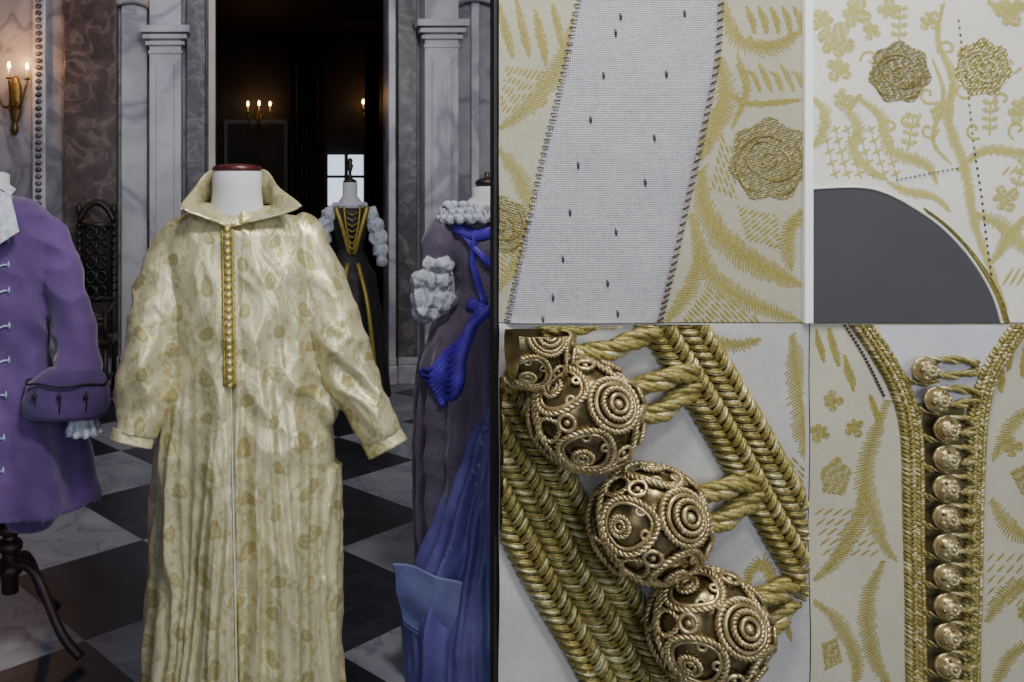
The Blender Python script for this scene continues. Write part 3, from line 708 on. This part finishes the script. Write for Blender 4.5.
fabric('brocade_swatch_tape',498,-10,800,322,M['cream'])
k=B()
Lp=cat([(579,-10,0),(561,80,0),(541,160,0),(521,250,0),(505,325,0)],12); Rp=cat([(718,-10,0),(714,60,0),(700,130,0),(685,200,0),(669,270,0),(656,325,0)],9)
Rp=[Rp[round(i*(len(Rp)-1)/(len(Lp)-1))] for i in range(len(Lp))]; n=len(Lp)-1
def tp(u,v):
    a,b_=Lp[round(v*n)],Rp[round(v*n)]; c=a.lerp(b_,u); edge=1-abs(2*u-1)**14
    return P(c.x,c.y,0.001+0.012*edge+0.003*nz(c.x/25,c.y/40,3))
k.grid(tp,50,n,M['tape']); cA=clipof(498,-8,800,322); k.obj('twill_tape',eb,clip=cA)
k=B()
for x,y in ((617,18),(612,34),(680,15),(600,76),(662,75),(587,120),(650,138),(575,165),(641,182),(567,212),(612,231),(560,258),(604,282),(550,296),(614,312),(540,318)):
    k.tube([P(x-.5,y-3,.014),P(x,y,.0175),P(x+.5,y+4,.014)],[.0015,.0032,.0015],M['gstitch'],6)
for i in range(n+1):
    q=Rp[i]; k.tube([P(q.x+4,q.y-1.5,.003),P(q.x,q.y,.010),P(q.x-3,q.y+1.5,.012)],.0026,M['dstitch'],5)
    q=Lp[i]; k.tube([P(q.x-3,q.y,.002),P(q.x+2,q.y+1,.011)],.0018,M['gstitch'],5)
k.obj('hem_stitches',eb,clip=cA)
k=B(); g=M['gth2']
rose(k,768,160,40,M['rose'],M['gth'],1.3)
rose(k,500,225,28,M['rose'],M['gth'],1.3)
for x0,y0,x1,y1 in ((498,5,512,60),(516,2,528,58),(535,12,545,66),(552,5,562,50)): vine(k,[(x0,y0),((x0+x1)/2,(y0+y1)/2),(x1,y1)],10,g,3,-.9,2.6)
vine(k,[(575,15),(562,60),(530,105),(498,130)],22,g,2.8,.4,2.4); vine(k,[(498,150),(520,180),(532,215)],19,g,2.8,.4,2.4); vine(k,[(498,290),(512,268),(528,235)],14,g,2.8,.4,2.4)
hatch(k,[(505,66),(552,72),(545,105),(515,118),(498,110)],2.2,4.2,3,g,11,3); hatch(k,[(498,245),(522,240),(512,275),(498,280)],.7,4.2,3,g,11,3)
vine(k,[(722,5),(735,40),(770,48),(800,30)],19,g,3,.8,2.4); vine(k,[(718,60),(724,100),(712,130),(700,160)],24,g,3,.8,2.5)
vine(k,[(700,170),(704,215),(740,255),(800,285)],28,g,3,.7,2.6); vine(k,[(690,215),(705,270),(745,300),(800,322)],22,g,3,.5,2.6)
vine(k,[(665,322),(690,285),(700,240)],18,g,2.8,.5,2.4); vine(k,[(722,92),(750,104),(800,100)],8,g,2.6,.8,2.4); vine(k,[(800,210),(785,235),(790,270)],18,g,2.8,.5,2.5)
vine(k,[(735,55),(745,90),(730,130)],9,g,2.6,.6,2.4)
for i in range(6): vine(k,[(735+i*11,66+i%2*6),(742+i*11,78),(748+i*11,92)],7,g,2.4,.8,2.2)
for i in range(5): vine(k,[(745+i*12,8),(750+i*12,20),(752+i*12,35)],8,g,2.4,-.8,2.2)
hatch(k,[(705,285),(730,300),(760,322),(680,322)],.8,4.2,3,g,12,2); hatch(k,[(735,205),(775,215),(780,250),(745,240)],-.7,4.2,3,g,10,2); hatch(k,[(720,135),(732,150),(735,200),(708,190)],1.2,4.2,2.8,g,9,3)
k.obj('brocade_motifs_tape',eb,clip=cA)
g=M['gth3']
fabric('brocade_swatch_armhole',808,-10,XR-4,322,M['creamB'])
cB=clipof(808,-8,XR-4,322)
k=B(); arc=[(800,189),(850,187),(878,192),(908,207),(938,229),(966,259),(987,294),(998,328)]
aq=cat([(a,b_,0) for a,b_ in arc],8); na=len(aq)-1
k.grid(lambda u,v:(lambda p:P(p.x, p.y+(330-p.y)*(1-v),0.009))(aq[round(u*na)]),na,6,M['slate']); k.obj('slate_backdrop',eb,clip=cB)
k=B(); k.tube([P(p.x,p.y,.009) for p in aq],.0035,M['creamB'],8)
for i in range(0,na,1):
    if aq[i].x>918:
        for f in (0,.5):
            q=aq[i].lerp(aq[min(na,i+1)],f); st(k,(q.x+1,q.y-7),(q.x+11,q.y+2),3,M['gth'],.004); st(k,(q.x-1,q.y-1),(q.x+8,q.y+8),3,M['gth2'],.004)
rose(k,897,73,30,M['rose'],M['gth'],1.0); rose(k,980,68,28,M['gth2'],M['gthL'],1.0)
for x,y,s_,a in ((833,45,24,-1.2),(851,12,20,.5),(838,68,17,2.2),(887,12,15,-1.57),(822,20,16,2.6),(1005,15,20,-.6),(1015,110,18,.4),(1000,200,18,-.5),(935,110,15,.5),(838,100,14,0),(925,20,14,.7),(870,30,12,2)): trefoil(k,x,y,s_,a,g)
vine(k,[(858,95),(846,112),(858,128),(850,150),(870,172),(885,180)],15,g,2,.5,2.0); vine(k,[(856,98),(880,118),(888,150),(925,165),(935,185)],15,g,2,.5,2.0)
vine(k,[(940,5),(935,40),(950,80),(945,120),(962,165),(970,215),(985,260),(1005,310)],12,g,2.0,.6,2.0)
vine(k,[(930,60),(940,95),(930,140),(950,165)],7,g,2.0,.6,2.0)
vine(k,[(955,170),(985,150),(1024,155),(1046,150)],13,g,2.2,.5,2.2); vine(k,[(972,215),(1000,225),(1024,250),(1046,262)],18,g,2.2,.5,2.2)
vine(k,[(990,262),(1005,240),(1024,215)],15,g,2.2,.5,2.2); vine(k,[(808,98),(822,112),(820,135),(808,150)],14,g,2.2,.5,2.2)
vine(k,[(885,182),(905,192),(930,196),(948,212)],11,g,2.2,.5,2.2); vine(k,[(985,2),(1000,12),(1024,4)],14,g,2.2,.5,2.2)
for x,y,a in ((905,120,0),(888,128,2.5),(925,95,1),(868,60,3),(1008,65,.4),(945,50,2.8),(960,90,0.5),(1015,130,2),(972,130,1),(925,130,0),(1000,100,2)): spiral(k,x,y,10,a,1.6,3.4,g,1.8)
sprig(k,897,42,34,-1.57,g,4,9); sprig(k,905,150,36,-1.4,g,4,9); sprig(k,988,135,34,-1.57,g,4,9); sprig(k,1012,190,30,-1.2,g,3,9)
for i in range(6):
    for j in range(5):
        x,y=816+i*12+j*3,132+j*11
        if y<184: st(k,(x,y),(x+10,y-5),3.2,g); st(k,(x+3,y-7),(x+7,y+3),2.8,g)
for i in range(6): st(k,(1000+i*7,175),(1008+i*7,166),3.2,g); st(k,(1000+i*7,285),(1010+i*7,268),3.4,g)
for i in range(40):
    y=20+i*7; x=955+(y-20)*.13; st(k,(x,y),(x+.5,y+3.2),1.6,M['gstitch'] if y>150 else M['gth'],.003)
for i in range(14): st(k,(893+i*4.6,180-i*.9),(895.5+i*4.6,179.6-i*.9),1.4,M['gstitch'],.003)
k.obj('brocade_motifs_armhole',eb,clip=cB)

g=M['gth2']
fabric('silk_swatch_buttons',498,323,807,682+14,M['linenC'])
cC=clipof(498,324,797,695)
cC2=clipof(498,326,802,695)
k=B(); vine(k,[(790,335),(798,400),(804,460)],26,g,3,.6,2.6); vine(k,[(700,335),(730,345),(760,338)],14,g,3,.6,2.6); hatch(k,[(770,440),(806,470),(806,560),(785,500)],.8,4.5,3,g,12,3); vine(k,[(735,600),(760,560),(790,640)],16,g,3,.6,2.6); k.obj('brocade_motifs_buttons',eb,clip=cC2)
k=B()
braid(k,[(470,395),(515,465),(565,560),(615,645),(655,725)],94,6,M['gth'],9,3,1.6,9,9,M['gthL'])
braid(k,[(644,285),(686,350),(731,425),(776,505),(826,590)],58,4,M['gth'],9,3,1.6,9,10,M['gthL'])
k.obj('metallic_braid',eb,clip=cC)
k=B()
for (bx_,by_,ex,ey) in ((585,414,690,378),(648,522,752,486),(708,628,785,592),(530,345,650,322)):
    for s in (-13,13):
        A=PF(bx_+10,by_+s,.05); Cc=PF((bx_+ex)/2+20,(by_+ey)/2+s*1.2,.05); E_=PF(ex+4,ey+s*.6,.02)
        rope(k,[A,A.lerp(Cc,.5),Cc,Cc.lerp(E_,.6),E_],.026,M['gth'],3,.32,n=10)
    A=PF(bx_-48,by_+30,.02); rope(k,[A,PF(bx_-20,by_+40,.04),PF(bx_+20,by_+30,.04)],.02,M['gth'],3,.32)
k.obj('cord_loops',eb,clip=cC)
def filigree(k,c,r,fl,sc=1.0,detail=True,spin=0.0):
    ax=Vector((0.28+.1*math.sin(spin*3),-1,0.38)).normalized()
    u=ax.orthogonal().normalized(); w=ax.cross(u)
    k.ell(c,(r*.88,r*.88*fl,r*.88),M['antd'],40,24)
    def dirv(a,b_): return ax*math.cos(a)+(u*math.cos(b_)+w*math.sin(b_))*math.sin(a)
    def pt(dv,lift=1.0): return c+Vector((dv.x*r*lift,dv.y*r*fl*lift,dv.z*r*lift))
    def wire(pts,rad,tw=1):
        n_=len(pts)
        if not tw: k.tube(pts,rad,M['ant'],7); return
        for ph in (0,math.pi):
            out=[]
            for i,p in enumerate(pts):
                t=(pts[min(i+1,n_-1)]-pts[max(i-1,0)]).normalized(); nn=(p-c).normalized(); bb=t.cross(nn)
                an=i*1.15+ph; out.append(p+(nn*math.cos(an)+bb*math.sin(an))*rad*.55)
            k.tube(out,rad*.62,M['ant'],6)
    def loop(a0,b0,ra,rad,lift=1.0,el=1.0,n_=64,tw=1):
        cd=dirv(a0,b0); p1=(ax-cd*ax.dot(cd)); p1=p1.normalized() if p1.length>1e-3 else cd.orthogonal().normalized(); p2=cd.cross(p1)
        wire([pt((cd+(p1*math.cos(t)*math.tan(ra)*el+p2*math.sin(t)*math.tan(ra)*(1-.25*math.cos(t)*(el>1)))).normalized(),lift) for t in [i*2*math.pi/n_ for i in range(n_+1)]],rad,tw)
    R0=r*.052*sc
    loop(0,0,.46,R0,.98,n_=90); loop(0,0,.36,R0*.7,1.0,tw=0); loop(0,0,.25,R0*.9,1.03)
    loop(0,0,.14,R0*.7,1.06,tw=0,n_=30); k.ell(pt(ax,1.0),(r*.08,r*.10,r*.08),M['ant'],16,10)
    for j in range(4):
        b0=j*math.pi/2+.3+spin
        loop(1.04,b0,.47,R0,.96,1.08,90); loop(1.04,b0,.385,R0*.6,.94,1.08,tw=0)
        loop(1.18,b0,.17,R0*.8,.95,1.0,44); loop(1.18,b0,.09,R0*.6,.96,1.0,24,0); k.ell(pt(dirv(1.18,b0),.92),r*.04,M['ant'],12,8)
        loop(.92,b0+math.pi/4,.14,R0*.7,.98,1.0,30,0); k.ell(pt(dirv(.92,b0+math.pi/4),.95),r*.05,M['ant'],10,8)
        loop(1.32,b0+math.pi/4,.20,R0*.8,.96,1.2,40); loop(.80,b0+.28,.07,R0*.6,.93,1,20,0); loop(.80,b0-.28,.07,R0*.6,.93,1,20,0)
        loop(1.85,b0+.5,.36,R0*.9,.97)
    for a in (1.58,2.2): wire([pt(dirv(a,t),.97) for t in [i*2*math.pi/150 for i in range(151)]],R0)
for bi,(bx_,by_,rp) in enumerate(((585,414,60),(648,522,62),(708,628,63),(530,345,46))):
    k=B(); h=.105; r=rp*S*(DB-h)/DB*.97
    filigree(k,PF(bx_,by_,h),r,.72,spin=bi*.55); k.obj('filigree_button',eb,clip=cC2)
fabric('brocade_swatch_neckline',808,323,XR-4,696,M['creamD'])
cD=clipof(808,324,XR-4,695)
k=B(); k.grid(lambda u,v:P(866+u*146+(u-.5)*-74*(1-v),323+(1-v)*78,.006),20,14,M['linen']); k.obj('neck_facing',eb,clip=cD)
k=B()
braid(k,[(848,310),(873,345),(895,385),(907,430),(910,500),(912,580),(914,700)],19,4,M['gth'],4.5,2,1.2,4,4,M['gthL'])
braid(k,[(1028,310),(1001,345),(982,378),(973,425),(970,500),(968,580),(966,700)],19,4,M['gth'],4.5,2,1.2,4,4,M['gthL'])
for i in range(24):
    t=i/23; k.ell(P(838+t*42+2*math.sin(t*3),318+t*76,.004),(.0035,.003,.0045),M['dstitch'],6,5)
k.obj('neckline_braid',eb,clip=cD)
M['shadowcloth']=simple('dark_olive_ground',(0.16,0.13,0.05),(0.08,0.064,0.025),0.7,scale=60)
k=B(); k.grid(lambda u,v:P(918+u*44,392+v*305,.003),10,60,M['shadowcloth']); k.obj('placket_underlay',eb,clip=cD)  # dark strip between the braid columns: shade of the gap put into colour
k=B(); kb=[]
for i in range(12):
    y=366+i*29; x=912+min(i,2)*10+ i*.2; kb.append((x,y))
    for s in (-1,1): rope(k,[P(x+2,y+s*4,.010),P(x+24,y+s*8,.014),P(962,y+s*6,.012),P(972,y+s*3,.010)],.0115,M['gth'],2,.3,n=6)
    rope(k,[P(x-16,y+8,.008),P(x-8,y+14,.012),P(x+8,y+15,.012),P(x+18,y+13,.008)],.0085,M['gth'],2,.3,n=5)
k.obj('placket_loops',eb,clip=cD)
for i,(x,y) in enumerate(kb):
    k=B(); c=P(x,y,.034); r=13*S
    k.ell(c,(r*.86,r*.75,r*.86),M['ant'],24,16)
    for rr,dy in ((.9,0),(.62,-.45),(.34,-.66)):
        k.tube([c+Vector((math.cos(t)*r*rr,dy*r,math.sin(t)*r*rr)) for t in [j*2*math.pi/28 for j in range(29)]],[r*.10*(1+.25*math.sin(j*1.9)) for j in range(29)],M['gthL'] if rr<.5 else M['ant'],6)
    for j in range(6):
        a=j*math.pi/3+i*.3; cc=c+Vector((math.cos(a)*r*.62,-.5*r,math.sin(a)*r*.62)); k.ell(cc,r*.15,M['antd'] if j%2 else M['gthL'],8,6)
    k.ell(c+Vector((0,-.75*r,0)),r*.15,M['ant'],10,8)
    k.obj('small_filigree_button',eb,clip=cD)
k=B()
for x0,y0,x1,y1 in ((815,330,822,362),(828,328,836,366),(842,355,850,390),(868,395,878,425),(1010,340,1004,370),(1024,345,1018,377),(1000,370,996,392)): vine(k,[(x0,y0),((x0+x1)/2,(y0+y1)/2),(x1,y1)],9,g,2.5,-.9,2.2)
vine(k,[(885,400),(870,440),(862,480),(880,540),(895,560)],21,g,2.6,.4,2.2); vine(k,[(862,480),(855,520),(835,560),(812,580)],18,g,2.6,.4,2.2)
vine(k,[(880,560),(865,600),(870,650),(890,690)],19,g,2.6,.4,2.2); vine(k,[(812,600),(835,620),(855,660),(850,690)],17,g,2.6,.4,2.2)
vine(k,[(1040,400),(1010,420),(990,460)],15,g,2.6,.4,2.2); vine(k,[(990,500),(1010,530),(1040,540)],17,g,2.6,.4,2.2); vine(k,[(985,620),(1005,590),(1040,575)],18,g,2.6,.4,2.2); vine(k,[(990,690),(1010,650),(1040,640)],15,g,2.6,.4,2.2)
hatch(k,[(818,470),(835,455),(850,470),(842,495),(822,492)],.6,2.4,2.4,g,8,.5); hatch(k,[(1005,470),(1020,462),(1030,478),(1018,495)],.6,2.4,2.4,g,8,.5); hatch(k,[(818,640),(835,636),(840,660),(822,668)],.6,2.4,2.4,g,8,.5)
for i in range(6):
    for j in range(5): st(k,(814+i*9+j*2,515+j*10),(823+i*9+j*2,508+j*10),2.4,g); st(k,(985+i*9,560+j*11),(992+i*9,552+j*11),2.4,g)
for x,y in ((828,400),(850,425),(1005,445),(1020,610),(818,430)): trefoil(k,x,y,13,x%3,g)
k.obj('brocade_motifs_neckline',eb,clip=cD)

# ---------------------------------------------------------------- lights, camera
def area(name,loc,tgt,size,e_,col,sy=None):
    l=bpy.data.lights.new(name,'AREA'); l.energy=e_; l.size=size; l.color=col
    if sy: l.shape='RECTANGLE'; l.size_y=sy
    o=bpy.data.objects.new(name,l); bpy.context.collection.objects.link(o); o.location=loc
    o.rotation_euler=(Vector(tgt)-Vector(loc)).to_track_quat('-Z','Y').to_euler(); return o
area('window_daylight_left',(-1.5,-3.0,2.3),(-0.2,2.5,1.0),1.5,40,(0.86,0.92,1.0),2.7)  # added area fill behind the camera, the weaker of the pair
area('window_daylight_right',(2.3,-3.0,2.3),(0.6,2.5,1.0),1.5,120,(0.90,0.94,1.0),2.7)  # stronger unseen fill, added at the right to light the figures
area('ceiling_spot_robe',(0.6,0.9,4.1),(-0.05,2.46,1.1),0.5,90,(1.0,0.98,0.90))  # invented overhead key, gives the robe directional light
area('ceiling_spot_board',(1.9,0.2,4.0),(1.35,2.2,1.1),0.5,52,(1.0,0.98,0.95))  # unseen spot put in to brighten the board panels
area('ceiling_lamp_hall',(0.0,5.4,4.3),(0,7.3,2.0),1.6,34,(0.86,0.86,1.0))  # added cool fill that lifts the marble of the back wall
w=bpy.data.worlds.new('W'); bpy.context.scene.world=w; w.use_nodes=True
w.node_tree.nodes['Background'].inputs[0].default_value=(0.3,0.38,0.6,1); w.node_tree.nodes['Background'].inputs[1].default_value=0.3
cam=bpy.data.cameras.new('camera'); co=bpy.data.objects.new('camera',cam); bpy.context.collection.objects.link(co)
co.location=(0,0,CZ); co.rotation_euler=(math.pi/2,0,0); cam.sensor_width=36; cam.lens=F/1024*36
cam.shift_x=(512-VX)/1024; cam.shift_y=-(341-HY)/1024; cam.clip_start=0.05
bpy.context.scene.camera=co
